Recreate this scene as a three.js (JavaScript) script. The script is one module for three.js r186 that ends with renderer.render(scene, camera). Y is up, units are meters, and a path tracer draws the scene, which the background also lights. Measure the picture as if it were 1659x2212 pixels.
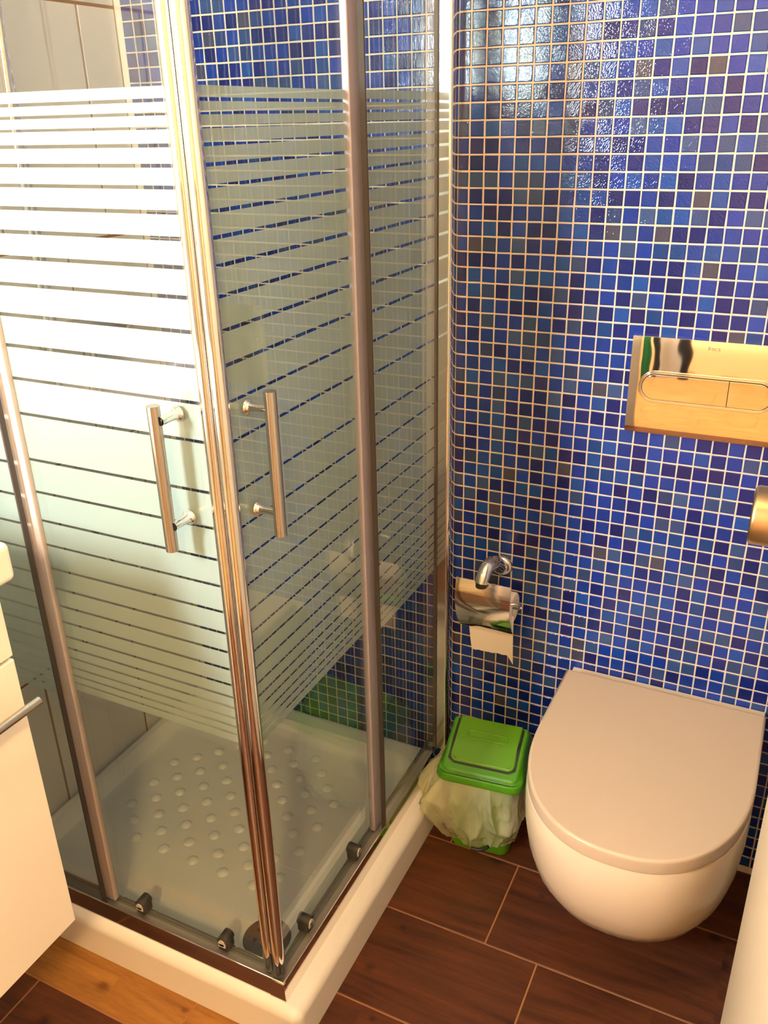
import * as THREE from 'three';
import { RoundedBoxGeometry } from 'three/addons/geometries/RoundedBoxGeometry.js';
import { mergeGeometries } from 'three/addons/utils/BufferGeometryUtils.js';
import { ImprovedNoise } from 'three/addons/math/ImprovedNoise.js';
import { RectAreaLightUniformsLib } from 'three/addons/lights/RectAreaLightUniformsLib.js';
import { FontLoader } from 'three/addons/loaders/FontLoader.js';
import { TextGeometry } from 'three/addons/geometries/TextGeometry.js';
import { Brush, Evaluator, SUBTRACTION } from 'three-bvh-csg';

// ---------------------------------------------------------------- camera, light, exposure
RectAreaLightUniformsLib.init();
const scene = new THREE.Scene();
scene.background = new THREE.Color(0x0a0a0a);
const camera = new THREE.PerspectiveCamera(2 * Math.atan(1106 / 1870.32) * 180 / Math.PI, 1659 / 2212, 0.02, 30);
camera.position.set(0.556, 1.4003, 1.4619);
camera.rotation.order = 'YXZ';
camera.rotation.set(-0.426768, 0.463516, -0.024115);
camera.updateMatrixWorld(true);
const renderer = new THREE.WebGLRenderer({ antialias: true });
renderer.toneMapping = THREE.LinearToneMapping;
renderer.toneMappingExposure = 1.05;
renderer.shadowMap.enabled = true;

const WIN = { x0: -0.70, x1: -0.44, y0: 1.33, y1: 1.90, z: 1.95, color: [0.92, 0.96, 1.0], light: 84, glow: 100 };
const FILL_LAMP = { x: 0.24, y: 2.29, z: 1.25, color: [1.0, 0.60, 0.22], power: 1.8, glow: 5 };  // weak warm fill, added overhead out of view
const HALL = { x: 0.90, y: 2.15, z: 2.55, color: [1.0, 0.62, 0.26], power: 14, glow: 8 };
const windowLight = new THREE.RectAreaLight(new THREE.Color().setRGB(...WIN.color), WIN.light, WIN.x1 - WIN.x0 - 0.06, WIN.y1 - WIN.y0 - 0.06);
windowLight.position.set((WIN.x0 + WIN.x1) / 2, (WIN.y0 + WIN.y1) / 2, WIN.z - 0.012);
windowLight.lookAt(windowLight.position.x, windowLight.position.y, 0);
scene.add(windowLight);

// ---------------------------------------------------------------- helpers
const perlin = new ImprovedNoise();
const N = (x, y = 0, z = 0) => perlin.noise(x, y, z);
function rng(seed) { let s = seed >>> 0; return () => { s = (s + 0x6D2B79F5) >>> 0; let t = s; t = Math.imul(t ^ (t >>> 15), t | 1); t ^= t + Math.imul(t ^ (t >>> 7), t | 61); return ((t ^ (t >>> 14)) >>> 0) / 4294967296; }; }
const lin = (r, g, b) => new THREE.Color().setRGB(r, g, b);
const used = {};
function numbered(n) { const k = used[n] = (used[n] ?? -1) + 1; return k ? n + '_' + String(k).padStart(3, '0') : n; }
function shade(o) { o.castShadow = o.receiveShadow = true; return o; }
function tag(o, label, category, group, kind) { o.userData.label = label; if (category) o.userData.category = category; if (group) o.userData.group = group; if (kind) o.userData.kind = kind; return o; }
function thing(name, label, category, pos = [0, 0, 0], turn = 0, kind, group) {
  const o = new THREE.Group(); o.name = numbered(name); o.position.set(...pos); o.rotation.y = turn; scene.add(o);
  return tag(o, label, category, group, kind);
}
function part(name, geo, mat, parent, pos) { const m = shade(new THREE.Mesh(geo, mat)); m.name = name; if (pos) m.position.set(...pos); parent.add(m); return m; }
function plainAttrs(g) { const o = g.index ? g.toNonIndexed() : g; for (const k of Object.keys(o.attributes)) if (!['position', 'normal', 'uv'].includes(k)) o.deleteAttribute(k); return o; }
const merge = (list) => mergeGeometries(list.map(plainAttrs));
function boxAt(x0, x1, y0, y1, z0, z1, r = 0) {
  const w = x1 - x0, h = y1 - y0, d = z1 - z0;
  const g = r > 0 ? new RoundedBoxGeometry(w, h, d, 3, Math.min(r, w / 2.01, h / 2.01, d / 2.01)) : new THREE.BoxGeometry(w, h, d);
  return g.translate((x0 + x1) / 2, (y0 + y1) / 2, (z0 + z1) / 2);
}
function cyl(a, b, r0, r1 = r0, seg = 32, caps = true) {
  const A = new THREE.Vector3(...a), B = new THREE.Vector3(...b), L = A.distanceTo(B);
  const g = new THREE.CylinderGeometry(r1, r0, L, seg, 1, !caps);
  g.applyQuaternion(new THREE.Quaternion().setFromUnitVectors(new THREE.Vector3(0, 1, 0), B.clone().sub(A).normalize()));
  return g.translate((A.x + B.x) / 2, (A.y + B.y) / 2, (A.z + B.z) / 2);
}
function tube(pts, r, seg = 60, rs = 16) { return new THREE.TubeGeometry(new THREE.CatmullRomCurve3(pts.map((p) => new THREE.Vector3(...p))), seg, r, rs, false); }
function lathe(profile, from, dir, seg = 40) { // profile [radius, along]
  const g = new THREE.LatheGeometry(profile.map(([r, t]) => new THREE.Vector2(Math.max(r, 1e-5), t)), seg);
  g.applyQuaternion(new THREE.Quaternion().setFromUnitVectors(new THREE.Vector3(0, 1, 0), new THREE.Vector3(...dir).normalize()));
  return g.translate(...from);
}
function dataTex(w, h, fn, srgb = false) {
  const d = new Uint8Array(w * h * 4);
  for (let j = 0; j < h; j++) for (let i = 0; i < w; i++) { const c = fn(i / w, j / h, i, j), k = (j * w + i) * 4; for (let q = 0; q < 3; q++) d[k + q] = Math.max(0, Math.min(255, Math.round(255 * (c.length ? c[q] : c)))); d[k + 3] = 255; }
  const t = new THREE.DataTexture(d, w, h); t.wrapS = t.wrapT = THREE.RepeatWrapping; t.magFilter = THREE.LinearFilter; t.minFilter = THREE.LinearMipmapLinearFilter; t.generateMipmaps = true;
  if (srgb) t.colorSpace = THREE.SRGBColorSpace; t.needsUpdate = true; return t;
}
const std = (c, o = {}) => new THREE.MeshStandardMaterial({ color: c, roughness: 0.5, ...o });
const phys = (c, o = {}) => new THREE.MeshPhysicalMaterial({ color: c, roughness: 0.5, ...o });

// ---------------------------------------------------------------- materials
const waves = dataTex(256, 256, (u, v) => {
  const P = (f, s) => { const a = Math.cos(u * 6.28318) * f / 6.28318, b = Math.sin(u * 6.28318) * f / 6.28318, c = Math.cos(v * 6.28318) * f / 6.28318, d = Math.sin(v * 6.28318) * f / 6.28318; return N(a + s, b + c * 1.3, d - s) ; };
  return 0.5 + 0.34 * P(26, 3.1) + 0.22 * P(60, 9.7) + 0.10 * P(120, 5.2);
});
const mosaicLook = { roughness: 0.06, bumpMap: waves, bumpScale: 0.00028, ior: 1.52, specularIntensity: 1 };
const M = {
  grout: std(lin(0.62, 0.52, 0.40), { roughness: 0.9 }),
  brownGrout: std(lin(0.30, 0.155, 0.07), { roughness: 0.9 }),
  whiteTile: phys(lin(0.68, 0.655, 0.61), { roughness: 0.14 }),
  hallPlaster: std(lin(0.74, 0.62, 0.42), { roughness: 0.9 }),
  plaster: std(lin(0.52, 0.44, 0.33), { roughness: 0.9 }),
  ceiling: std(lin(0.6, 0.56, 0.5), { roughness: 0.95 }),
  chrome: std(lin(0.82, 0.80, 0.78), { metalness: 1, roughness: 0.07 }),
  mirror: std(lin(0.86, 0.82, 0.76), { metalness: 1, roughness: 0.03 }),
  satin: std(lin(0.52, 0.47, 0.41), { metalness: 1, roughness: 0.24 }),
  alu: std(lin(0.42, 0.37, 0.43), { metalness: 0.15, roughness: 0.36 }),
  channel: std(lin(0.22, 0.205, 0.19), { roughness: 0.5 }),
  seam: std(lin(0.52, 0.43, 0.40), { roughness: 0.4 }),
  brass: std(lin(0.50, 0.37, 0.20), { metalness: 1, roughness: 0.33 }),
  black: std(lin(0.015, 0.014, 0.014), { roughness: 0.45 }),
  darkSeal: std(lin(0.05, 0.04, 0.035), { roughness: 0.6 }),
  glass: phys(lin(0.87, 0.905, 0.88), { transmission: 1, thickness: 0, roughness: 0, ior: 1.5 }),
  frost: phys(lin(0.76, 0.81, 0.79), { roughness: 0.8, transmission: 0.5, thickness: 0, transparent: true, opacity: 0.90 }),
  acrylic: phys(lin(0.80, 0.78, 0.74), { roughness: 0.26 }),
  ceramic: phys(lin(0.74, 0.58, 0.38), { roughness: 0.12 }),
  seat: phys(lin(0.55, 0.41, 0.265), { roughness: 0.30 }),
  lacquer: phys(lin(0.84, 0.80, 0.74), { roughness: 0.25 }),
  doorPaint: phys(lin(0.62, 0.49, 0.31), { roughness: 0.42 }),
  drain: std(lin(0.16, 0.15, 0.14), { metalness: 0.7, roughness: 0.4 }),
  roller: std(lin(0.045, 0.04, 0.038), { roughness: 0.35 }),
  rollerCap: phys(lin(0.55, 0.52, 0.48), { roughness: 0.25 }),
  green: phys(lin(0.065, 0.27, 0.005), { roughness: 0.36 }),
  greenFlap: phys(lin(0.10, 0.30, 0.004), { roughness: 0.34 }),
  greenDeep: std(lin(0.03, 0.13, 0.008), { roughness: 0.5 }),
  bag: phys(lin(0.95, 0.94, 0.66), { roughness: 0.24, transmission: 0.62, thickness: 0, transparent: true, opacity: 0.86, side: THREE.DoubleSide }),
  paper: std(lin(0.84, 0.78, 0.70), { roughness: 0.95 }),
};

// ---------------------------------------------------------------- room shell
const ROOM = { x0: -0.715, x1: 0.70, z1: 1.95, h: 2.4 };
const DOORWAY = { x0: -0.13, x1: 0.68, h: 2.05 }, END = 3.85, HX0 = -0.75, HX1 = 1.05;   // opening behind the viewer and the hallway beyond it
const PITCH = 0.026;

// mosaic wall behind shower and toilet: tile fronts lie on z = 0
{
  const wall = thing('wall_back', 'blue glass mosaic wall with cream joints behind toilet and shower', 'wall', [0, 0, 0], 0, 'structure');
  part('grout_bed', boxAt(ROOM.x0 - 0.1, ROOM.x1 + 0.1, -0.1, ROOM.h, -0.1, -0.0009), M.grout, wall);
  const R = rng(11);
  const palette = [];
  const kinds = [[[0.005, 0.017, 0.15], 0.26], [[0.006, 0.040, 0.29], 0.36], [[0.008, 0.062, 0.29], 0.19], [[0.030, 0.070, 0.20], 0.13], [[0.016, 0.022, 0.15], 0.03], [[0.075, 0.085, 0.14], 0.03]];
  for (let k = 0; k < 48; k++) {
    let q = (k + 0.5) / 48, i = 0; while (q > kinds[i][1]) { q -= kinds[i][1]; i++; }
    const f = 0.60 + 0.40 * R(); palette.push(kinds[i][0].map((v, c) => v * f * (0.9 + 0.2 * R())));
  }
  const mats = palette.map((c) => phys(lin(...c), mosaicLook));
  const merged = phys(lin(1, 1, 1), { ...mosaicLook, vertexColors: true });
  function tileGeo(rand) {
    const hx = 0.01165, hy = 0.01165, c = 0.0011, j = () => (rand() - 0.5) * 0.0007;
    const cor = [[-hx + j(), -hy + j()], [hx + j(), -hy + j()], [hx + j(), hy + j()], [-hx + j(), hy + j()]];
    const ins = cor.map(([x, y]) => [x - Math.sign(x) * c, y - Math.sign(y) * c]);
    const pos = [], uv = [], du = rand() * 7, dv = rand() * 7, ang = rand() < 0.5;
    const tx = (rand() - 0.5) * 0.02, ty = (rand() - 0.5) * 0.02;
    const push = (...vs) => vs.forEach((p) => { pos.push(...p); const a = (ang ? p[1] : p[0]) / 0.075 + du, b = (ang ? -p[0] : p[1]) / 0.075 + dv; uv.push(a, b); });
    const F = ins.map(([x, y]) => [x, y, x * tx + y * ty]), S = cor.map(([x, y]) => [x, y, -0.0007]), B = cor.map(([x, y]) => [x, y, -0.003]);
    const quad = (a, b, cc, d) => push(a, b, cc, a, cc, d);
    quad(...F);
    for (let i = 0; i < 4; i++) { const n = (i + 1) % 4; quad(S[i], S[n], F[n], F[i]); quad(B[i], B[n], S[n], S[i]); }
    const g = new THREE.BufferGeometry();
    g.setAttribute('position', new THREE.Float32BufferAttribute(pos, 3)); g.setAttribute('uv', new THREE.Float32BufferAttribute(uv, 2)); g.computeVertexNormals();
    return g;
  }
  const shared = []; for (let k = 0; k < 14; k++) shared.push(tileGeo(R));
  const spots = [];
  const v = new THREE.Vector3();
  for (let c = -28; c <= 26; c++) for (let r = -32; r < 60; r++) {
    const x = (c + 0.5) * PITCH, y = 1.55 - (r + 0.5) * PITCH;
    if (x < ROOM.x0 + 0.01 || x > ROOM.x1 - 0.012 || y > ROOM.h - 0.014 || y < 0.004) continue;
    v.set(x, y, 0).project(camera);
    const d = Math.hypot(x - camera.position.x, y - camera.position.y, camera.position.z);
    const px = Math.abs(v.x) < 0.985 && Math.abs(v.y) < 0.99 && v.z < 1;
    const hidden = (x > 0.29 && y > 0.895 && y < 1.07) || x < -0.01 || (y < 0.42 && x > 0.2);
    spots.push({ x, y, size: px && !hidden ? camera.position.z / d ** 3 : -1, k: Math.floor(R() * 48) });
  }
  const best = [...spots].sort((a, b) => b.size - a.size).slice(0, 300); const big = new Set(best);
  const rest = [], cols = [];
  for (const s of spots) {
    if (big.has(s)) { part('mosaic_tile', shared[Math.floor(R() * shared.length)], mats[s.k], wall, [s.x, s.y, 0]); continue; }
    const g = tileGeo(R).translate(s.x, s.y, 0); const n = g.attributes.position.count, a = new Float32Array(n * 3);
    for (let i = 0; i < n; i++) a.set(palette[s.k], i * 3);
    g.setAttribute('color', new THREE.BufferAttribute(a, 3)); rest.push(g);
  }
  const m = part('mosaic_tiles', mergeGeometries(rest), merged, wall); m.userData.kind = 'stuff';
}

// left wall: large white tiles in half bond with brown joints
{
  const wall = thing('wall_left', 'wall of large white tiles with brown joints inside the shower', 'wall', [0, 0, 0], 0, 'structure');
  part('grout_bed', boxAt(ROOM.x0 - 0.1, ROOM.x0 - 0.0012, -0.1, ROOM.h, -0.1, ROOM.z1 + 0.1), M.brownGrout, wall);
  const tw = 0.254, th = 0.4, g = 0.0026, geos = {};
  for (let row = 0; row < 6; row++) {
    const off = row % 2 ? 0.10 : 0.217;
    for (let k = -1; k < 8; k++) {
      const z0 = Math.max(0.0, off + (k) * tw), z1 = Math.min(ROOM.z1, off + (k + 1) * tw); if (z1 - z0 < 0.02) continue;
      const y0 = row * th, y1 = (row + 1) * th, key = (z1 - z0).toFixed(3);
      geos[key] ??= new RoundedBoxGeometry(0.012, th - 2 * g, z1 - z0 - 2 * g, 2, 0.0015);
      part('wall_tile', geos[key], M.whiteTile, wall, [ROOM.x0 - 0.006, (y0 + y1) / 2, (z0 + z1) / 2]);
    }
  }
}
// right wall, rear wall with window opening, ceiling
tag(part('wall_right', boxAt(ROOM.x1, ROOM.x1 + 0.1, -0.1, ROOM.h, -0.1, ROOM.z1 + 0.1), M.plaster, scene), 'plain cream painted wall behind the open door', 'wall', null, 'structure');
{
  const wall = thing('wall_rear', 'plain cream painted wall with the window behind the viewer', 'wall', [0, 0, 0], 0, 'structure');
  const z0 = ROOM.z1, z1 = ROOM.z1 + 0.1, a = ROOM.x0 - 0.1, b = HX1 + 0.1, D = DOORWAY;
  part('plaster', merge([boxAt(a, WIN.x0, -0.1, ROOM.h, z0, z1), boxAt(WIN.x1, D.x0, -0.1, ROOM.h, z0, z1), boxAt(WIN.x0, WIN.x1, -0.1, WIN.y0, z0, z1), boxAt(WIN.x0, WIN.x1, WIN.y1, ROOM.h, z0, z1), boxAt(D.x0, D.x1, D.h, ROOM.h, z0, z1), boxAt(D.x1, b, -0.1, ROOM.h, z0, z1)]), M.plaster, wall);
  const hall = thing('wall_hallway', 'cream painted hallway walls beyond the doorway behind the viewer', 'wall', [0, 0, 0], 0, 'structure');
  part('plaster', merge([boxAt(HX0 - 0.1, HX1 + 0.1, -0.1, ROOM.h, END, END + 0.1), boxAt(HX0 - 0.1, HX0, -0.1, ROOM.h, z1, END), boxAt(HX1, HX1 + 0.1, -0.1, ROOM.h, z1, END)]), M.hallPlaster, hall);
  const w = thing('window_1', 'daylit frosted window in the wall behind the viewer', 'window', [0, 0, 0], 0, 'structure');
  const f = 0.03;
  part('window_frame', merge([boxAt(WIN.x0, WIN.x0 + f, WIN.y0, WIN.y1, z0, z0 + 0.06), boxAt(WIN.x1 - f, WIN.x1, WIN.y0, WIN.y1, z0, z0 + 0.06), boxAt(WIN.x0 + f, WIN.x1 - f, WIN.y0, WIN.y0 + f, z0, z0 + 0.06), boxAt(WIN.x0 + f, WIN.x1 - f, WIN.y1 - f, WIN.y1, z0, z0 + 0.06)]), M.lacquer, w);
  part('pane', boxAt(WIN.x0 + f, WIN.x1 - f, WIN.y0 + f, WIN.y1 - f, z0 + 0.005, z0 + 0.012), std(lin(0.8, 0.85, 0.9), { emissive: lin(...WIN.color), emissiveIntensity: WIN.glow, roughness: 0.4 }), w);
}
tag(part('ceiling', boxAt(ROOM.x0 - 0.15, HX1 + 0.1, ROOM.h, ROOM.h + 0.1, -0.1, END + 0.1), M.ceiling, scene), 'flat white bathroom ceiling above the frame', 'ceiling', null, 'structure');

// floor: wood-look planks, long side along x
{
  const floor = thing('floor', 'dark reddish wood-look plank tile floor with tan joints', 'floor', [0, 0, 0], 0, 'structure');
  part('grout_bed', boxAt(ROOM.x0 - 0.15, HX1 + 0.1, -0.1, -0.0012, -0.1, END + 0.1), std(lin(0.36, 0.15, 0.055), { roughness: 0.9 }), floor);
  function wood(seed, dark, light) {
    const R = rng(seed), o = R() * 50, knots = []; for (let k = 0; k < 4; k++) knots.push([R(), R() * 0.33, 0.006 + 0.012 * R()]);
    return dataTex(512, 172, (u, v) => {
      const y = v * 0.33, warp = 0.02 * N(u * 3 + o, y * 6, 1.5);
      let t = 0.5 + 0.33 * N(u * 2.2 + o, (y + warp) * 34, 2) + 0.24 * N(u * 7 + o, (y + warp) * 90, 7) + 0.14 * N(u * 30, y * 240 + o, 4) + 0.22 * N(u * 5 + o, y * 14, 12);
      for (const [a, b, r] of knots) { const d = Math.hypot((u - a) * 0.8, y - b); t -= 0.55 * Math.exp(-((d / r) ** 2)) ; }
      t = Math.max(0, Math.min(1, t));
      return dark.map((c, i) => Math.pow(c + (light[i] - c) * t, 1 / 2.2));
    }, true);
  }
  const D = [[0.028, 0.0070, 0.0026], [0.150, 0.040, 0.012]], L = [[0.17, 0.060, 0.010], [0.48, 0.22, 0.045]];
  const H = [[0.26, 0.15, 0.065], [0.60, 0.40, 0.20]];
  const woods = [wood(1, ...D), wood(2, ...D), wood(3, ...D), wood(4, ...L), wood(5, ...L), wood(6, ...H), wood(7, ...H)].map((map) => phys(lin(1, 1, 1), { map, roughness: 0.36, bumpMap: map, bumpScale: 0.0006, specularIntensity: 0.7 }));
  const rows = [[-0.031, 0.172, [-0.56, 0.05, 0.66]], [0.172, 0.375, [-0.41, 0.20]], [0.375, 0.578, [-0.31, 0.30]], [0.578, 0.783, [-0.214, -0.02, 0.396]], [0.783, 0.986, [-0.5, 0.11]], [0.986, 1.189, [-0.3, 0.31]], [1.189, 1.392, [-0.1, 0.51]], [1.392, 1.595, [-0.4, 0.21]], [1.595, 1.798, [-0.2, 0.41]], [1.798, 2.0, [0.1]]];
  for (let k = 0; k < 9; k++) rows.push([2.001 + k * 0.2055, 2.001 + (k + 1) * 0.2055, [[-0.45, 0.16, 0.77], [-0.2, 0.41], [-0.6, 0.01, 0.62]][k % 3]]);
  const R = rng(5), g = 0.0016;
  rows.forEach(([z0, z1, js], ri) => {
    const xs = [ROOM.x0, ...js, ri > 9 ? HX1 : ROOM.x1];
    for (let i = 0; i + 1 < xs.length; i++) {
      const w = xs[i + 1] - xs[i] - 2 * g, d = z1 - z0 - 2 * g; if (w < 0.03) continue;
      const geo = new RoundedBoxGeometry(w, 0.012, d, 2, 0.0012), p = geo.attributes.position, uv = geo.attributes.uv, ou = R(), ov = R();
      for (let k = 0; k < p.count; k++) uv.setXY(k, p.getX(k) / 0.62 + ou, p.getZ(k) / 0.205 + ov);
      let mi = Math.floor(R() * 3);
      if (ri > 9) mi = 5 + (i + ri) % 2; if (ri === 3 && i === 0) mi = 3; if (ri === 3 && i === 1) mi = 4;
      part('floor_plank', geo, woods[mi], floor, [(xs[i] + xs[i + 1]) / 2, -0.006, (z0 + z1) / 2]);
    }
  });
}

// ---------------------------------------------------------------- shower tray
const RIM = 0.0853;
{
  const t = thing('shower_tray', 'white acrylic square shower tray with grip bumps under the glass enclosure', 'shower tray');
  const outer = new Brush(new RoundedBoxGeometry(0.714, RIM + 0.03, 0.697, 6, 0.019).translate(-0.358, (RIM - 0.03) / 2, 0.3515));
  const inner = new Brush(new RoundedBoxGeometry(0.610, 0.12, 0.585, 6, 0.035).translate(-0.382, 0.052 + 0.06, 0.345));
  const low = new Brush(new THREE.BoxGeometry(2, 0.1, 2).translate(0, -0.05 + 0.0005, 0));
  const ev = new Evaluator(); ev.attributes = ['position', 'normal', 'uv']; ev.useGroups = false;
  [outer, inner, low].forEach((b) => b.updateMatrixWorld());
  let body = ev.evaluate(outer, inner, SUBTRACTION); body.updateMatrixWorld(); body = ev.evaluate(body, low, SUBTRACTION);
  part('tray_body', body.geometry, M.acrylic, t);
  const dome = new THREE.SphereGeometry(0.0135, 20, 8, 0, Math.PI * 2, 0, Math.PI * 0.36).scale(1, 0.8, 1).translate(0, -0.8 * 0.0135 * Math.cos(Math.PI * 0.36), 0);
  for (let i = -9; i <= 9; i++) for (let j = -9; j <= 9; j++) {
    const x = -0.383 + 0.0366 * (i + j), z = 0.334 + 0.0366 * (i - j);
    if (x < -0.62 || x > -0.165 || z < 0.10 || z > 0.50 || Math.abs(x + 0.383) + Math.abs(z - 0.30) > 0.33) continue;
    part('grip_bump', dome, M.acrylic, t, [x, 0.052, z]);
  }
  const dr = part('drain', lathe([[0, 0.004], [0.030, 0.004], [0.041, 0.0025], [0.044, 0], [0.044, -0.001]], [-0.147, 0.052, 0.571], [0, 1, 0], 48), M.drain, t);
  const holes = []; for (let k = 0; k < 6; k++) { const a = k / 6 * Math.PI * 2 + 0.3; holes.push(new THREE.CylinderGeometry(0.0042, 0.0042, 0.0012, 14).translate(-0.147 + 0.022 * Math.cos(a), 0.0561, 0.571 + 0.022 * Math.sin(a))); }
  part('drain_slots', merge(holes), M.black, dr);
  part('drain_screw', lathe([[0, 0.003], [0.004, 0.0026], [0.0065, 0]], [-0.147, 0.0558, 0.571], [0, 1, 0], 24), M.chrome, dr);
}

// ---------------------------------------------------------------- shower enclosure
const FX = -0.045, DX = -0.067, FZ = 0.668, DZ = 0.648, GT = 0.0025, TOP = 1.87;   // half glass thickness
const gaps = [[1.4253, 1.4215], [1.4117, 1.4083], [1.3975, 1.3945], [1.3805, 1.3765], [1.36, 1.3558], [1.3373, 1.3332], [1.3111, 1.3066], [1.2829, 1.2781], [1.2514, 1.2465], [1.217, 1.2122], [1.1767, 1.1718], [1.135, 1.1301], [1.0887, 1.0843], [1.038, 1.0335], [0.9692, 0.9649], [0.9184, 0.9142], [0.8721, 0.868], [0.8319, 0.8279], [0.7914, 0.7873], [0.7571, 0.7529], [0.7263, 0.7221], [0.6973, 0.6931], [0.6705, 0.6665], [0.6489, 0.6449], [0.6303, 0.6264], [0.612, 0.6085], [0.5964, 0.593], [0.5822, 0.579]];
const bands = []; { let t = 1.437; for (const [a, b] of gaps) { bands.push([a, t]); t = b; } bands.push([0.566, t]); }
// a pane with its frosted stripes; axis 'x' = pane lies along x at depth at, 'z' = along z
function pane(name, axis, at, a0, a1, y0, y1, parent) {
  const B = (u0, u1, v0, v1, d0, d1) => axis === 'x' ? boxAt(u0, u1, v0, v1, at + d0, at + d1) : boxAt(at + d0, at + d1, v0, v1, u0, u1);
  const p = part(name, B(a0, a1, y0, y1, -GT, GT), M.glass, parent);
  for (const [b0, b1] of bands) part('frosted_stripe', B(a0 + 0.0005, a1 - 0.0005, b0, b1, -GT - 0.0006, -GT - 0.0002), M.frost, p);
  return p;
}
function railShape() { // outward +u, up +v, from outer face u = 0
  const s = new THREE.Shape(); s.moveTo(-0.046, 0); s.lineTo(0, 0); s.lineTo(-0.0070, 0.0275); s.quadraticCurveTo(-0.0078, 0.0308, -0.0090, 0.0308); s.quadraticCurveTo(-0.0102, 0.0306, -0.0103, 0.0285);
  s.lineTo(-0.0106, 0.006); s.lineTo(-0.041, 0.005); s.lineTo(-0.0415, 0.015); s.quadraticCurveTo(-0.043, 0.0175, -0.0445, 0.015); s.lineTo(-0.046, 0); return s;
}
{
  const e = thing('shower_enclosure', 'square glass shower enclosure frame with two fixed striped panes on chrome rails', 'shower enclosure');
  const RX = -0.034, RZ = 0.683;
  const prof = railShape().extractPoints(6).shape;
  function mitred(pos) { // sweeps the profile from the wall end (t = 0) to the mitre (t = 1)
    const P = [], n = prof.length - 1; for (let i = 0; i < n; i++) { const a = prof[i], b = prof[i + 1], A = pos(a, 0), B = pos(b, 0), C = pos(b, 1), D = pos(a, 1); P.push(...A, ...B, ...C, ...A, ...C, ...D); }
    const g = new THREE.BufferGeometry(); g.setAttribute('position', new THREE.Float32BufferAttribute(P, 3)); g.setAttribute('uv', new THREE.Float32BufferAttribute(new Float32Array(P.length / 3 * 2), 2)); g.computeVertexNormals(); return g;
  }
  const b1 = part('bottom_rail', mitred((p, t) => [RX + p.x, RIM + p.y, t ? RZ + p.x : 0.002]), M.chrome, e);
  const b2 = part('bottom_rail', mitred((p, t) => [t ? RX + p.x : ROOM.x0 + 0.001, RIM + p.y, RZ + p.x]), M.chrome, e);
  part('rail_channel', boxAt(RX - 0.0408, RX - 0.0108, RIM + 0.0035, RIM + 0.0068, 0.002, RZ - 0.0108), M.channel, b1);
  part('rail_channel', boxAt(ROOM.x0 + 0.001, RX - 0.0410, RIM + 0.0035, RIM + 0.0068, RZ - 0.0408, RZ - 0.0108), M.channel, b2);
  // corner cap: the sloped face of both rails, a hair proud, with a mitred edge
  const capPts = [[0.0006, 0], [-0.0066, 0.0285], [-0.0092, 0.0314], [-0.0112, 0.0295]], cp = [];
  for (const [u, v] of capPts) cp.push([RX + u, RIM + v, RZ + u]);
  { const P = [], I = []; for (let i = 0; i < 4; i++) { const [x, y, z] = cp[i]; P.push(RX - 0.030, y, z, x, y, z, x, y, RZ - 0.012); } for (let i = 0; i < 3; i++) { const k = i * 3; I.push(k, k + 1, k + 3, k + 1, k + 4, k + 3, k + 1, k + 2, k + 4, k + 2, k + 5, k + 4); }
    const g = new THREE.BufferGeometry(); g.setAttribute('position', new THREE.Float32BufferAttribute(P, 3)); g.setAttribute('uv', new THREE.Float32BufferAttribute(new Float32Array(P.length / 3 * 2), 2)); g.setIndex(I); const h = g.toNonIndexed(); h.computeVertexNormals(); part('corner_cap', h, M.chrome, e); }
  const up = 1.86;
  part('top_rail', boxAt(RX - 0.038, RX, up, up + 0.05, 0.002, RZ, 0.003), M.chrome, e); part('top_rail', boxAt(ROOM.x0 + 0.001, RX - 0.038, up, up + 0.05, RZ - 0.038, RZ, 0.003), M.chrome, e);
  pane('fixed_pane', 'z', FX, 0.004, 0.291, 0.0935, TOP, e);
  pane('fixed_pane', 'x', FZ, ROOM.x0 + 0.004, -0.4315, 0.0935, TOP, e);
  // wall profiles
  // wall profile beside the toilet: its outer face is slightly convex, its end face mirrors the pane
  const ws = new THREE.Shape(); ws.moveTo(-0.0415, -0.0003); ws.lineTo(-0.0129, -0.0003); ws.quadraticCurveTo(-0.0128, -0.018, -0.0185, -0.0290); ws.quadraticCurveTo(-0.0205, -0.0325, -0.0240, -0.0325); ws.lineTo(-0.0415, -0.0325); ws.closePath();
  part('wall_profile', new THREE.ExtrudeGeometry(ws, { depth: up - RIM - 0.03, bevelEnabled: false, curveSegments: 20 }).rotateX(-Math.PI / 2).translate(0, RIM + 0.03, 0), M.chrome, e);
  part('wall_profile', boxAt(ROOM.x0 + 0.0005, ROOM.x0 + 0.026, RIM + 0.03, up, FZ - 0.024, FZ - GT - 0.0015, 0.001), M.chrome, e);
  part('pane_gasket', boxAt(FX - GT - 0.002, -0.0418, RIM + 0.02, TOP, 0.0325, 0.0348), M.darkSeal, e);
  part('pane_edge_seal', boxAt(FX - GT - 0.003, FX + GT + 0.0006, 0.095, TOP, 0.2895, 0.2925), M.darkSeal, e);
  part('pane_edge_seal', boxAt(-0.4330, -0.4300, 0.095, TOP, FZ - GT - 0.003, FZ + GT + 0.0006), M.darkSeal, e);
}
function fixWinding(g) { // flips triangles after a mirroring scale
  const nonIdx = !g.index, p = g.attributes;
  if (nonIdx) for (const k of Object.keys(p)) { const a = p[k]; for (let i = 0; i < a.count; i += 3) for (let c = 0; c < a.itemSize; c++) { const t = a.array[(i + 1) * a.itemSize + c]; a.array[(i + 1) * a.itemSize + c] = a.array[(i + 2) * a.itemSize + c]; a.array[(i + 2) * a.itemSize + c] = t; } }
  g.computeVertexNormals(); return g;
}
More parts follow.
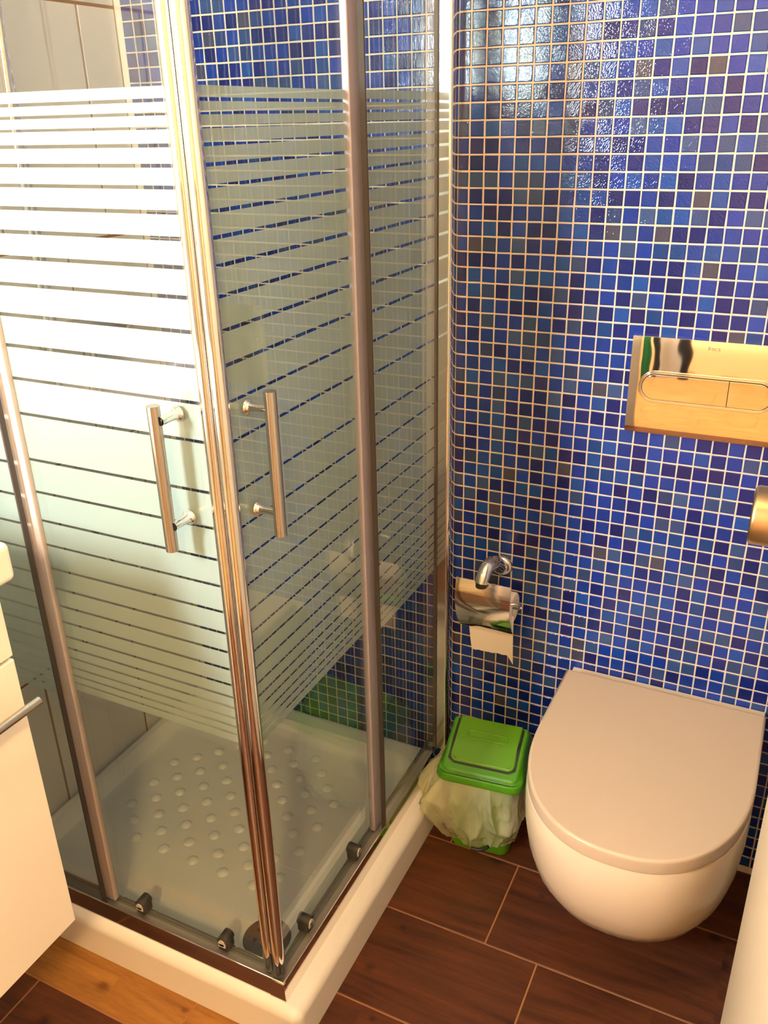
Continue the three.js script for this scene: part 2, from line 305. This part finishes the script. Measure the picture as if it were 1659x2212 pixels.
function doorHandle(parent, mounts, out, outDir, y0, y1) { // mounts: glass points; out: bar axis (x,z)
  const h = part('handle', cyl([out[0], y0, out[1]], [out[0], y1, out[1]], 0.0083, 0.0083, 40), M.satin, parent);
  for (const [mx, my, mz] of mounts) part('handle_post', lathe([[0.0002, 0.0], [0.0105, 0.0], [0.0105, 0.002], [0.0085, 0.0045], [0.0062, 0.008], [0.0058, 0.02], [0.0058, 0.034]], [mx, my, mz], outDir, 32), M.chrome, h);
}
function roller(parent, x, y, z, along) { // sits on the inner face of the door glass
  const B = (u0, u1, v0, v1, w0, w1, r) => along === 'x' ? boxAt(x + u0, x + u1, y + v0, y + v1, z + w0, z + w1, r) : boxAt(x + w0, x + w1, y + v0, y + v1, z + u0, z + u1, r);
  const C = (v, w0, w1, r) => along === 'x' ? cyl([x, y + v, z + w0], [x, y + v, z + w1], r, r, 24) : cyl([x + w0, y + v, z], [x + w1, y + v, z], r, r, 24);
  const r = part('roller', merge([B(-0.0105, 0.0105, -0.018, 0.004, -0.012, 0.0105, 0.004), C(0.004, -0.012, 0.0105, 0.0103)]), M.roller, parent);
  part('roller_cap', merge([B(-0.0075, 0.0075, -0.006, 0.003, 0.0100, 0.0125, 0.0015), C(0.003, 0.0100, 0.0125, 0.0062)]), M.rollerCap, r);
}
const BAR = 0.0103;
{ // door facing the toilet
  const d = thing('sliding_shower_door', 'striped glass sliding shower door nearer to the toilet', 'shower door', [0, 0, 0], 0, null, 'sliding shower doors');
  pane('door_glass', 'z', DX, 0.264, 0.641, 0.097, 1.85, d);
  part('closing_bar', cyl([-0.065, 0.101, 0.6507], [-0.065, 1.85, 0.6507], BAR, BAR, 48), M.chrome, d);
  part('edge_profile', boxAt(DX - 0.006, DX + 0.006, 0.101, 1.85, 0.264, 0.3025, 0.002), M.alu, d);
  part('edge_gasket', boxAt(DX + 0.0065, DX + 0.0125, 0.118, 1.85, 0.264, 0.269), M.darkSeal, d);
  part('magnetic_seal', boxAt(-0.07585, -0.07535, 0.103, 1.85, 0.641, 0.6540), M.darkSeal, d);
  doorHandle(d, [[DX + GT, 1.0735, 0.6000], [DX + GT, 0.9325, 0.5975]], [-0.029, 0.5985], [1, 0, 0], 0.9005, 1.0975);
  roller(d, DX, 0.1205, 0.379, 'z'); roller(d, DX, 0.1245, 0.561, 'z');
}
{ // door beside the vanity
  const d = thing('sliding_shower_door', 'striped glass sliding shower door beside the white vanity', 'shower door', [0, 0, 0], 0, null, 'sliding shower doors');
  pane('door_glass', 'x', DZ, -0.444, -0.0955, 0.097, 1.85, d);
  part('closing_bar', cyl([-0.0862, 0.101, DZ], [-0.0862, 1.85, DZ], BAR, BAR, 48), M.chrome, d);
  part('edge_profile', boxAt(-0.444, -0.4185, 0.101, 1.85, DZ - 0.006, DZ + 0.0065, 0.002), M.seam, d);
  part('edge_gasket', boxAt(-0.4475, -0.4445, 0.103, 1.85, DZ - 0.004, DZ + 0.006), M.darkSeal, d);
  doorHandle(d, [[-0.1335, 1.0715, DZ + GT], [-0.1345, 0.9300, DZ + GT]], [-0.1425, 0.683], [0, 0, 1], 0.894, 1.090);
  roller(d, -0.355, 0.1195, DZ, 'x'); roller(d, -0.1755, 0.1195, DZ, 'x');
}
{ // mixer, riser and hose inside the shower
  const s = thing('shower_mixer', 'chrome shower mixer bar with hose and riser on the white tiled shower wall', 'shower mixer');
  const X0 = ROOM.x0;
  part('mixer_body', merge([cyl([X0 + 0.055, 1.055, 0.17], [X0 + 0.055, 1.055, 0.345], 0.022, 0.022, 32), cyl([X0 + 0.001, 1.055, 0.19], [X0 + 0.055, 1.055, 0.19], 0.026, 0.018), cyl([X0 + 0.001, 1.055, 0.325], [X0 + 0.055, 1.055, 0.325], 0.026, 0.018)]), M.satin, s);
  part('mixer_knob', lathe([[0, 0], [0.023, 0], [0.024, 0.02], [0.02, 0.034], [0, 0.036]], [X0 + 0.055, 1.055, 0.346], [0, 0, 1]), M.chrome, s);
  part('mixer_knob', lathe([[0, 0], [0.023, 0], [0.024, 0.02], [0.02, 0.034], [0, 0.036]], [X0 + 0.055, 1.055, 0.169], [0, 0, -1]), M.chrome, s);
  part('riser_rail', merge([cyl([X0 + 0.055, 1.075, 0.336], [X0 + 0.055, 1.95, 0.336], 0.0095), cyl([X0 + 0.001, 1.93, 0.336], [X0 + 0.055, 1.93, 0.336], 0.012)]), M.chrome, s);
  part('hose', tube([[X0 + 0.055, 1.03, 0.25], [X0 + 0.06, 0.90, 0.25], [X0 + 0.07, 0.66, 0.21], [X0 + 0.075, 0.53, 0.25], [X0 + 0.08, 0.62, 0.33], [X0 + 0.085, 0.95, 0.372], [X0 + 0.085, 1.30, 0.372], [X0 + 0.08, 1.72, 0.345]], 0.007, 120, 12), M.chrome, s);
  part('hand_shower', merge([cyl([X0 + 0.075, 1.68, 0.33], [X0 + 0.13, 1.86, 0.34], 0.011, 0.013), lathe([[0, 0.012], [0.045, 0.010], [0.05, 0], [0.02, -0.02], [0, -0.022]], [X0 + 0.15, 1.875, 0.342], [0.6, -0.8, 0])]), M.chrome, s);
}

// ---------------------------------------------------------------- toilet
function outline(cx, w, zb, zs, zf, n = 26, p = 2.25) { // D-shaped outline, clockwise from back left, seen from above
  const pts = [[cx - w, zb]];
  for (let i = 0; i <= n; i++) { const a = Math.PI * i / n, c = Math.cos(a), s = Math.sin(a); pts.push([cx - w * Math.sign(c) * Math.abs(c) ** (2 / p), zs + (zf - zs) * Math.abs(s) ** (2 / p)]); }
  pts.push([cx + w, zb]); return pts;
}
function loft(rings, capTop, capBottom) { // rings of equal length [x, y, z]
  const pos = [], idx = [], n = rings[0].length;
  rings.forEach((r) => r.forEach((p) => pos.push(...p)));
  for (let i = 0; i + 1 < rings.length; i++) for (let k = 0; k < n; k++) { const a = i * n + k, b = i * n + (k + 1) % n; idx.push(a, b, a + n, b, b + n, a + n); }
  const cap = (r, flip) => { const c = pos.length / 3, m = [0, 0, 0]; r.forEach((p) => { m[0] += p[0] / n; m[1] += p[1] / n; m[2] += p[2] / n; }); const s = pos.length / 3; pos.push(...m); r.forEach((p) => pos.push(...p)); for (let k = 0; k < n; k++) { const a = s + 1 + k, b = s + 1 + (k + 1) % n; flip ? idx.push(s, a, b) : idx.push(s, b, a); } return c; };
  if (capTop) cap(rings[0], true); if (capBottom) cap(rings[rings.length - 1], false);
  const g = new THREE.BufferGeometry(); g.setAttribute('position', new THREE.Float32BufferAttribute(pos, 3)); g.setAttribute('uv', new THREE.Float32BufferAttribute(new Float32Array(pos.length / 3 * 2), 2)); g.setIndex(idx); g.computeVertexNormals(); return g;
}
{
  const t = thing('toilet', 'wall-hung white toilet with closed beige lid beside the green bin', 'toilet');
  const cx = 0.4205;
  const levels = [[0.3925, 0.1775, 0.25, 0.4755], [0.3895, 0.1793, 0.25, 0.4778], [0.360, 0.1800, 0.25, 0.4785], [0.32, 0.1795, 0.245, 0.474], [0.27, 0.176, 0.235, 0.461], [0.22, 0.169, 0.22, 0.439], [0.17, 0.157, 0.195, 0.405], [0.13, 0.142, 0.17, 0.363], [0.10, 0.124, 0.14, 0.318], [0.082, 0.105, 0.12, 0.275], [0.075, 0.085, 0.10, 0.235]];
  part('bowl', loft(levels.map(([y, w, zs, zf]) => outline(cx, w, 0.002, zs, zf).map(([x, z]) => [x, y, z])), true, true), M.ceramic, t);
  const flat = (w, zb, zs, zf, y) => outline(cx, w, zb, zs, zf, 40).map(([x, z]) => [x, y, z]);
  part('seat_ring', loft([flat(0.1745, 0.062, 0.24, 0.4735, 0.3965), flat(0.1745, 0.062, 0.24, 0.4735, 0.3915)], true, true), M.seat, t);
  part('lid', loft([flat(0.1745, 0.0595, 0.24, 0.4778, 0.4225), flat(0.1775, 0.0575, 0.24, 0.4806, 0.4218), flat(0.1790, 0.0565, 0.24, 0.4820, 0.4200), flat(0.1795, 0.056, 0.24, 0.4825, 0.4165), flat(0.1795, 0.056, 0.24, 0.4825, 0.3985), flat(0.1780, 0.058, 0.24, 0.4810, 0.3960)], true, true), M.seat, t);
  part('hinge_bar', boxAt(cx - 0.09, cx + 0.09, 0.389, 0.398, 0.045, 0.064, 0.003), M.ceramic, t);
}
// flush plate
const font = await new FontLoader().loadAsync('fonts/droid/droid_sans_bold.typeface.json');
{
  const f = thing('flush_plate', 'mirror chrome dual flush plate on the mosaic above the toilet', 'flush plate');
  const x0 = 0.2975, x1 = 0.5435, y0 = 0.902, y1 = 1.066, cy = 0.984;
  function plateSurface() { // a shallow cushion: thin edges, slightly domed face
    const nx = 40, ny = 28, g = new THREE.PlaneGeometry(x1 - x0, y1 - y0, nx, ny), p = g.attributes.position;
    for (let i = 0; i < p.count; i++) { const u = p.getX(i) / (x1 - x0) * 2, v = p.getY(i) / (y1 - y0) * 2; p.setZ(i, 0.0128 - 0.0010 * Math.abs(u) ** 10 - 0.0003 * v * v - 0.0010 * Math.abs(v) ** 12 + 0.00006 * N(u * 4, v * 3, 2)); }
    g.translate((x0 + x1) / 2, cy, 0); g.computeVertexNormals(); return g;
  }
  part('plate', plateSurface(), M.mirror, f);
  part('plate_body', boxAt(x0 + 0.0002, x1 - 0.0002, y0 + 0.0002, y1 - 0.0002, 0.0008, 0.0088, 0.001), M.chrome, f);
  const capsule = (a, b, r, hole) => { const s = new THREE.Shape(); s.absarc(a, 0, r, Math.PI / 2, Math.PI * 1.5, false); s.absarc(b, 0, r, -Math.PI / 2, Math.PI / 2, false); if (hole) { const h = new THREE.Path(); h.absarc(a, 0, hole, Math.PI / 2, Math.PI * 1.5, false); h.absarc(b, 0, hole, -Math.PI / 2, Math.PI / 2, false); s.holes.push(h); } return s; };
  const ext = (s, d, bev) => new THREE.ExtrudeGeometry(s, { depth: d, bevelEnabled: !!bev, bevelThickness: bev, bevelSize: bev, bevelSegments: 3, curveSegments: 24 });
  const a = 0.341, b = 0.500;
  for (const [r, h, z] of [[0.0265, 0.0248, 0.0128], [0.0240, 0.0226, 0.0132]]) part('button_ring', ext(capsule(a, b, r, h), 0.0014, 0.0006).translate(0, cy, z), M.chrome, f);
  part('button_recess', ext(capsule(a, b, 0.0228), 0.0004, 0).translate(0, cy, 0.0134), M.black, f);
  const bl = new THREE.Shape(); bl.absarc(a, 0, 0.0205, Math.PI / 2, Math.PI * 1.5, false); bl.lineTo(0.4545, -0.0205); bl.lineTo(0.4545, 0.0205);
  const br = new THREE.Shape(); br.absarc(b, 0, 0.0205, -Math.PI / 2, Math.PI / 2, false); br.lineTo(0.4565, 0.0205); br.lineTo(0.4565, -0.0205);
  part('flush_button', ext(bl, 0.0012, 0.0006).translate(0, cy, 0.0138), M.mirror, f); part('flush_button', ext(br, 0.0012, 0.0006).translate(0, cy, 0.0138), M.mirror, f);
  const logo = new TextGeometry('Roca', { font, size: 0.0062, depth: 0.0004, curveSegments: 4 });
  part('embossed_lettering', logo.translate(0.4155, 1.0515, 0.0122), std(lin(0.35, 0.27, 0.14), { roughness: 0.5, metalness: 0.5 }), f);
}
// toilet paper holder
{
  const h = thing('paper_holder', 'chrome toilet paper holder with a flap lid on the mosaic wall', 'paper holder');
  part('rosette', lathe([[0, 0.009], [0.016, 0.009], [0.0205, 0.006], [0.0215, 0]], [0.085, 0.588, 0.0005], [0, 0, 1]), M.chrome, h);
  part('arm', tube([[0.085, 0.586, 0.003], [0.085, 0.592, 0.014], [0.0845, 0.606, 0.030], [0.082, 0.617, 0.050], [0.0785, 0.617, 0.068], [0.0755, 0.607, 0.080], [0.0735, 0.596, 0.0855], [0.073, 0.590, 0.087]], 0.0132, 70, 22), M.chrome, h);
  part('rubber_stop', cyl([0.073, 0.581, 0.0875], [0.073, 0.591, 0.087], 0.0112, 0.0112, 28), M.black, h);
  // flap: a bent plate hanging in front of the roll
  const g = new THREE.BufferGeometry(), pos = [], idx = [], n = 16, X0 = 0.0195, X1 = 0.1305;
  const prof = (s) => [0.5885 - 0.119 * s, 0.0815 + 0.012 * Math.sin(Math.PI * Math.min(1, s * 0.92)) - 0.026 * s * s];
  for (const side of [0, 1]) for (let i = 0; i <= n; i++) { const [y, z] = prof(i / n); pos.push(X0, y, z - side * 0.0016, X1, y, z - side * 0.0016); }
  const o = (n + 1) * 2;
  for (let i = 0; i < n; i++) { const k = i * 2; idx.push(k, k + 2, k + 1, k + 1, k + 2, k + 3); idx.push(o + k, o + k + 1, o + k + 2, o + k + 1, o + k + 3, o + k + 2); idx.push(k, o + k, k + 2, o + k, o + k + 2, k + 2); idx.push(k + 1, k + 3, o + k + 1, o + k + 1, k + 3, o + k + 3); }
  idx.push(0, 1, o, 1, o + 1, o, n * 2, o + n * 2, n * 2 + 1, n * 2 + 1, o + n * 2, o + n * 2 + 1);
  g.setAttribute('position', new THREE.Float32BufferAttribute(pos, 3)); g.setAttribute('uv', new THREE.Float32BufferAttribute(new Float32Array(pos.length / 3 * 2), 2)); g.setIndex(idx);
  const gg = g.toNonIndexed(); gg.computeVertexNormals();
  { // smooth the front
    const gs = new THREE.BufferGeometry(), P = [], I = []; for (let i = 0; i <= 32; i++) { const [y, z] = prof(i / 32); P.push(X0, y, z + 0.0002, X1, y, z + 0.0002); } for (let i = 0; i < 32; i++) { const k = i * 2; I.push(k, k + 2, k + 1, k + 1, k + 2, k + 3); }
    gs.setAttribute('position', new THREE.Float32BufferAttribute(P, 3)); gs.setAttribute('uv', new THREE.Float32BufferAttribute(new Float32Array(P.length / 3 * 2), 2)); gs.setIndex(I); gs.computeVertexNormals();
    part('flap_lid', merge([gg, gs]), M.chrome, h);
  }
  part('wire_bracket', tube([[0.128, 0.548, 0.074], [0.1365, 0.548, 0.070], [0.1415, 0.541, 0.060], [0.1400, 0.530, 0.048], [0.136, 0.523, 0.043], [0.128, 0.522, 0.042], [0.026, 0.522, 0.042]], 0.0028, 70, 10), M.chrome, h);
  part('wire_tip', new THREE.SphereGeometry(0.0038, 16, 12).translate(0.1425, 0.532, 0.052), M.chrome, h);
  // roll
  const r = thing('toilet_paper_roll', 'white toilet paper roll with torn hanging sheet in the chrome holder', 'toilet paper');
  const roll = new THREE.LatheGeometry([[0.018, -0.047], [0.029, -0.047], [0.031, -0.045], [0.031, 0.045], [0.029, 0.047], [0.018, 0.047], [0.018, -0.047]].map(([a, b]) => new THREE.Vector2(a, b)), 48).rotateZ(Math.PI / 2).translate(0.080, 0.522, 0.042);
  part('roll', roll, M.paper, r);
  const sheet = new THREE.BoxGeometry(0.093, 0.10, 0.0008, 24, 16, 1), sp = sheet.attributes.position;
  for (let i = 0; i < sp.count; i++) {
    let x = sp.getX(i), y = sp.getY(i), z = sp.getZ(i); const s = (0.05 - y) / 0.10, u = (x + 0.0465) / 0.093;
    const tear = 0.0 + 0.003 * N(u * 9, 0.5) + (u > 0.86 ? (u - 0.86) * -0.13 : 0);
    y += tear * s; x += 0.010 * (s - 0.35) * (1 - u) ; z += 0.004 * Math.sin(s * 2.4 + u) - 0.004 * s;
    sp.setXYZ(i, x, y, z);
  }
  sheet.computeVertexNormals();
  part('hanging_sheet', sheet.translate(0.0835, 0.462, 0.052), M.paper, r);
}

// ---------------------------------------------------------------- bin and bag
function roundRect(hx, hz, r, n = 8, fine = 0) { const out = []; for (const [sx, sz, a0] of [[1, 1, 0], [-1, 1, 1], [-1, -1, 2], [1, -1, 3]]) for (let i = 0; i <= n; i++) { const a = (a0 + i / n) * Math.PI / 2; out.push([sx * (hx - r) + r * Math.cos(a), sz * (hz - r) + r * Math.sin(a)]); } if (fine) { const f = []; out.forEach((p, i) => { const q = out[(i + 1) % out.length]; f.push(p); if (Math.hypot(q[0] - p[0], q[1] - p[1]) > 0.03) for (let k = 1; k < fine; k++) f.push([p[0] + (q[0] - p[0]) * k / fine, p[1] + (q[1] - p[1]) * k / fine]); }); return f.reverse(); } return out.reverse(); }
const BIN = [0.1050, 0, 0.112], BINTURN = 0.11;
{
  const b = thing('waste_bin', 'small green plastic swing-lid bin between shower tray and toilet', 'bin', BIN, BINTURN);
  const ring = (hx, hz, r, y) => roundRect(hx, hz, r).map(([x, z]) => [x, y, z]);
  part('body', loft([ring(0.072, 0.068, 0.02, 0.2), ring(0.068, 0.064, 0.02, 0.12), ring(0.061, 0.058, 0.02, 0.004), ring(0.059, 0.056, 0.018, 0.0005)], true, true), M.green, b);
  const slope = (z) => z < -0.035 ? 0.262 - 1.05 * (-0.035 - z) : 0.262 - 0.33 * (z + 0.035) - 0.2 * Math.max(0, z - 0.014);   // lid face falls to the front
  const ringS = (hx, hz, r, dy) => roundRect(hx, hz, r, 8, 16).map(([x, z]) => [x, Math.max(slope(z) + dy, 0.2), z]);
  { // top face as a grid so that it follows the bend, then the skirt
    const top = new THREE.PlaneGeometry(0.146, 0.105, 2, 12).rotateX(-Math.PI / 2).translate(0, 0, 0.0175), tp = top.attributes.position; for (let i = 0; i < tp.count; i++) tp.setY(i, slope(tp.getZ(i)) - 0.0004); top.computeVertexNormals();
    const skirt = loft([ringS(0.071, 0.068, 0.014, -0.0006), ringS(0.0745, 0.0715, 0.016, -0.0008), ringS(0.0775, 0.0745, 0.018, -0.004), ringS(0.0805, 0.0785, 0.020, -0.0105), roundRect(0.0845, 0.083, 0.022, 8, 16).map(([x, z]) => [x, 0.2135, z]), roundRect(0.0870, 0.0865, 0.024, 8, 16).map(([x, z]) => [x, 0.209, z]), roundRect(0.0885, 0.088, 0.024, 8, 16).map(([x, z]) => [x, 0.198, z]), roundRect(0.0875, 0.087, 0.024, 8, 16).map(([x, z]) => [x, 0.195, z])], false, true);
    part('lid', merge([top, skirt]), M.green, b);
  }
  // groove and flap
  const flapRing = (hx, z0, z1, dy) => { const out = []; const r = 0.014, n = 8; out.push([-hx, slope(z0) + dy, z0]); for (let i = 0; i <= n; i++) { const a = Math.PI - i / n * Math.PI / 2; out.push([-hx + r + r * Math.cos(a), 0, z1 - r + r * Math.sin(a)]); } for (let i = 0; i <= n; i++) { const a = Math.PI / 2 - i / n * Math.PI / 2; out.push([hx - r + r * Math.cos(a), 0, z1 - r + r * Math.sin(a)]); } out.push([hx, 0, z0]); return out.map(([x, , z]) => [x, slope(z) + dy, z]); };
  const flapFace = (hx, z0, z1, dy) => { const g = new THREE.PlaneGeometry(2 * hx, z1 - z0, 2, 14).rotateX(-Math.PI / 2).translate(0, 0, (z0 + z1) / 2), p = g.attributes.position; for (let i = 0; i < p.count; i++) { const x = p.getX(i), z = p.getZ(i); p.setY(i, slope(z) + dy); if (z > z1 - 0.001) p.setX(i, x * 0.80); } g.computeVertexNormals(); return g; };
  part('flap_groove', merge([loft([flapRing(0.0690, -0.036, 0.0605, 0.0002), flapRing(0.0690, -0.036, 0.0605, -0.003)], false, true), flapFace(0.0690, -0.036, 0.0603, 0.0002)]), M.black, b);
  const fl = part('flap', merge([loft([flapRing(0.0630, -0.0352, 0.0540, 0.0032), flapRing(0.0647, -0.0352, 0.0555, 0.0024), flapRing(0.0657, -0.0352, 0.0565, 0.0006), flapRing(0.0657, -0.0352, 0.0565, -0.002)], false, true), flapFace(0.0630, -0.0352, 0.0539, 0.0032)]), M.greenFlap, b);
  // finger recess: a raised oblong bead
  const loop = []; for (let i = 0; i < 40; i++) { const a = i / 40 * Math.PI * 2, x = Math.cos(a), q = Math.sin(a); loop.push(new THREE.Vector3(0.034 * Math.sign(x) * Math.min(1, Math.abs(x) * 1.35) + 0.007 * x, 0, 0.002 + 0.0078 * Math.max(-1, Math.min(1, q * 1.25)))); }
  loop.forEach((p) => { p.y = slope(p.z) + 0.0030; });
  part('finger_recess', new THREE.TubeGeometry(new THREE.CatmullRomCurve3(loop, true), 90, 0.0019, 8, true), M.greenFlap, fl);

  // bag draped over the bin's outside
  const bag = thing('bin_bag', 'crumpled translucent white bin liner hanging around the green bin', 'bin bag', BIN, BINTURN);
  const NU = 220, NV = 70, pos = [], uv = [], idx = [];
  for (let j = 0; j <= NV; j++) for (let i = 0; i <= NU; i++) {
    const t = j / NV, a = i / NU * Math.PI * 2, ca = Math.cos(a), sa = Math.sin(a);
    const hx = 0.0815, hz = 0.0815, k = 1 / (Math.abs(ca / hx) ** 4 + Math.abs(sa / hz) ** 4) ** 0.25;  // squarish radius
    const rid = (x, y, z) => { const v = 1 - Math.min(1, 2.2 * Math.abs(N(x, y, z))); return 2 * v * v - 0.7; };
    const fold = 0.0105 * rid(ca * 1.35 + 4, sa * 1.35, t * 0.75 + 2) + 0.0050 * rid(ca * 2.9, sa * 2.9 + 3, t * 1.5) + 0.0018 * rid(ca * 6.5, sa * 6.5, t * 3.2 + 8) + 0.0006 * rid(ca * 15, sa * 15, t * 9);
    const left = Math.max(0, -ca * 0.8 + sa * 0.35), right = Math.max(0, ca);
    let bul = Math.sin(Math.PI * Math.min(1, t * 0.93 + 0.05)) * (0.012 + 0.042 * left ** 1.4 - 0.004 * right);
    let r = k * (0.985 - 0.08 * t) + bul + fold * Math.min(1, t * 3.2) * (1 - 0.35 * right);
    if (sa < -0.3) r = Math.min(r, (0.106) / -sa);           // wall behind
    const hem = 0.030 + 0.010 * N(ca * 2 + 1, sa * 2 + 5, 3) + 0.020 * right - 0.004 * left + 0.004 * N(ca * 7, sa * 7, 1);
    let x = r * ca, z = r * sa, y = 0.199 + (hem - 0.199) * t + 0.004 * fold * 20 * t * 0.2;
    // keep clear of toilet and tray
    const over = Math.min(1, Math.max(0, (y - 0.088) / 0.03)) * 0.034;
    pos.push(Math.max(Math.min(x, 0.098), -(0.1020 + 0.11 * z + over) / 0.994), y, z); uv.push(i / NU, t);
  }
  for (let j = 0; j < NV; j++) for (let i = 0; i < NU; i++) { const q = j * (NU + 1) + i; idx.push(q, q + NU + 1, q + 1, q + 1, q + NU + 1, q + NU + 2); }
  const g = new THREE.BufferGeometry(); g.setAttribute('position', new THREE.Float32BufferAttribute(pos, 3)); g.setAttribute('uv', new THREE.Float32BufferAttribute(uv, 2)); g.setIndex(idx); g.computeVertexNormals();
  part('liner', g, M.bag, bag);
  part('tie_strip', tube([[-0.006, 0.044, 0.0975], [0.008, 0.045, 0.0985], [0.020, 0.050, 0.0975], [0.029, 0.058, 0.096]], 0.0038, 20, 8), M.black, bag);
}

// ---------------------------------------------------------------- vanity and basin
{
  const v = thing('vanity_cabinet', 'glossy white wall-hung vanity cabinet in the near corner beside the shower', 'vanity');
  const fx = -0.27, z0 = 0.853, z1 = 1.46;
  part('carcass', boxAt(ROOM.x0 + 0.001, fx - 0.019, 0.343, 0.905, z0 + 0.002, z1, 0.001), M.lacquer, v);
  const fronts = [[0.340, 0.7955], [0.8005, 0.905]];
  for (const [a, b] of fronts) {
    const f = part('drawer_front', boxAt(fx - 0.018, fx, a, b, z0, z1, 0.0015), M.lacquer, v);
    if (a < 0.5) { const h = part('bar_handle', cyl([fx + 0.034, 0.745, z0 + 0.004], [fx + 0.034, 0.745, z1 - 0.15], 0.0058, 0.0058, 24), M.satin, f); for (const z of [z0 + 0.07, z1 - 0.22]) part('handle_post', cyl([fx - 0.001, 0.745, z], [fx + 0.034, 0.745, z], 0.0048, 0.0042, 20), M.satin, h); }
  }
  const b = thing('washbasin', 'white ceramic washbasin with rounded rim on the vanity cabinet', 'washbasin');
  const o = new Brush(boxAt(ROOM.x0 + 0.001, -0.249, 0.906, 0.957, 0.838, 1.475, 0.009)), c = new Brush(boxAt(-0.66, -0.30, 0.925, 1.05, 0.90, 1.41, 0.04));
  o.updateMatrixWorld(); c.updateMatrixWorld(); const ev = new Evaluator(); ev.attributes = ['position', 'normal', 'uv']; ev.useGroups = false;
  part('basin', ev.evaluate(o, c, SUBTRACTION).geometry, M.lacquer, b);
  part('tap', merge([cyl([-0.685, 0.955, 1.155], [-0.685, 1.06, 1.155], 0.018), cyl([-0.685, 1.04, 1.155], [-0.57, 1.02, 1.155], 0.012)]), M.chrome, b);
}

// ---------------------------------------------------------------- open door with knob
{
  const d = thing('door_1', 'open cream painted door leaf with a brass knob near the toilet', 'door', [0, 0, 0], 0, 'structure');
  part('door_leaf', boxAt(0.604, 0.644, 0.008, 2.03, 0.515, 1.32, 0.002), M.doorPaint, d);
  const k = part('door_knob', lathe([[0, 0.066], [0.0255, 0.0655], [0.0278, 0.064], [0.0285, 0.0615], [0.0285, 0.026], [0.0265, 0.023], [0.012, 0.021], [0.012, 0.008]].map(([r, t]) => [r * 1.06, t * 1.07]), [0.604, 1.027, 0.585], [-1, 0, 0], 48), M.brass, d);
  part('knob_rose', lathe([[0, 0.008], [0.024, 0.008], [0.027, 0.004], [0.027, 0]], [0.604, 1.027, 0.585], [-1, 0, 0], 48), M.brass, k);
}
// towels on the rear wall, mirrored in the flush plate
{
  const tr = thing('towel_rail', 'chrome swing-arm towel rail on the wall beside the doorway behind the viewer', 'towel rail');
  part('rail_arm', cyl([-0.16, 1.255, 1.892], [0.20, 1.255, 1.892], 0.007, 0.007, 20), M.chrome, tr); part('wall_bracket', boxAt(-0.18, -0.15, 1.235, 1.275, 1.885, 1.9495, 0.004), M.chrome, tr);
  function towel(name, label, x, w, y0, y1, colors) {
    const t = thing(name, label, 'towel', [0, 0, 0], 0, null);
    const n = colors.length;
    colors.forEach((c, i) => {
      const a = x - w / 2 + w * i / n, b = a + w / n, g = new THREE.BoxGeometry(b - a, y1 - y0, 0.012, 8, 12, 1), p = g.attributes.position;
      for (let k = 0; k < p.count; k++) p.setZ(k, p.getZ(k) + 0.010 * Math.sin((p.getX(k) + (a + b) / 2) * 70) * (0.5 - p.getY(k) / (y1 - y0)));
      g.translate((a + b) / 2, (y0 + y1) / 2, 1.912); g.computeVertexNormals();
      part('cloth', g, std(lin(...c), { roughness: 1 }), t);
    });
    part('cloth_fold', boxAt(x - w / 2, x + w / 2, 1.2625, 1.2725, 1.886, 1.918, 0.004), std(lin(...colors[0]), { roughness: 1 }), t);
  }
  towel('bath_towel', 'green towel hanging on the wall behind the viewer', -0.04, 0.09, 0.40, 1.263, [[0.02, 0.17, 0.05], [0.02, 0.17, 0.05]]);
  towel('bath_towel', 'navy and white striped towel hanging on the wall behind the viewer', 0.10, 0.155, 0.48, 1.263, [[0.012, 0.012, 0.02], [0.8, 0.72, 0.6], [0.8, 0.72, 0.6], [0.012, 0.012, 0.02]]);
}
// lamps
function globeLamp(name, label, L, r, base) {
  const l = thing(name, label, 'lamp');
  part('lamp_base', base, M.lacquer, l);
  part('lamp_globe', new THREE.SphereGeometry(r, 32, 20).translate(L.x, L.y, L.z), std(lin(0.9, 0.85, 0.75), { emissive: lin(...L.color), emissiveIntensity: L.glow, roughness: 0.4 }), l);
  const p = new THREE.PointLight(lin(...L.color), L.power, 0, 2); p.position.set(L.x, L.y, L.z); p.shadow.radius = r * 50; p.castShadow = true; l.add(p);
}
globeLamp('added_fill_lamp', 'round warm fill lamp added out of view on the ceiling above the viewer', FILL_LAMP, 0.085, cyl([FILL_LAMP.x, 2.365, FILL_LAMP.z], [FILL_LAMP.x, 2.3995, FILL_LAMP.z], 0.07, 0.07, 48));  // added lamp, unseen: warms the lid and lower room
globeLamp('hallway_lamp', 'round warm glass ceiling lamp in the hallway behind the viewer', HALL, 0.11, cyl([HALL.x, 2.32, HALL.z], [HALL.x, 2.3995, HALL.z], 0.09, 0.09, 48));
renderer.render(scene, camera);
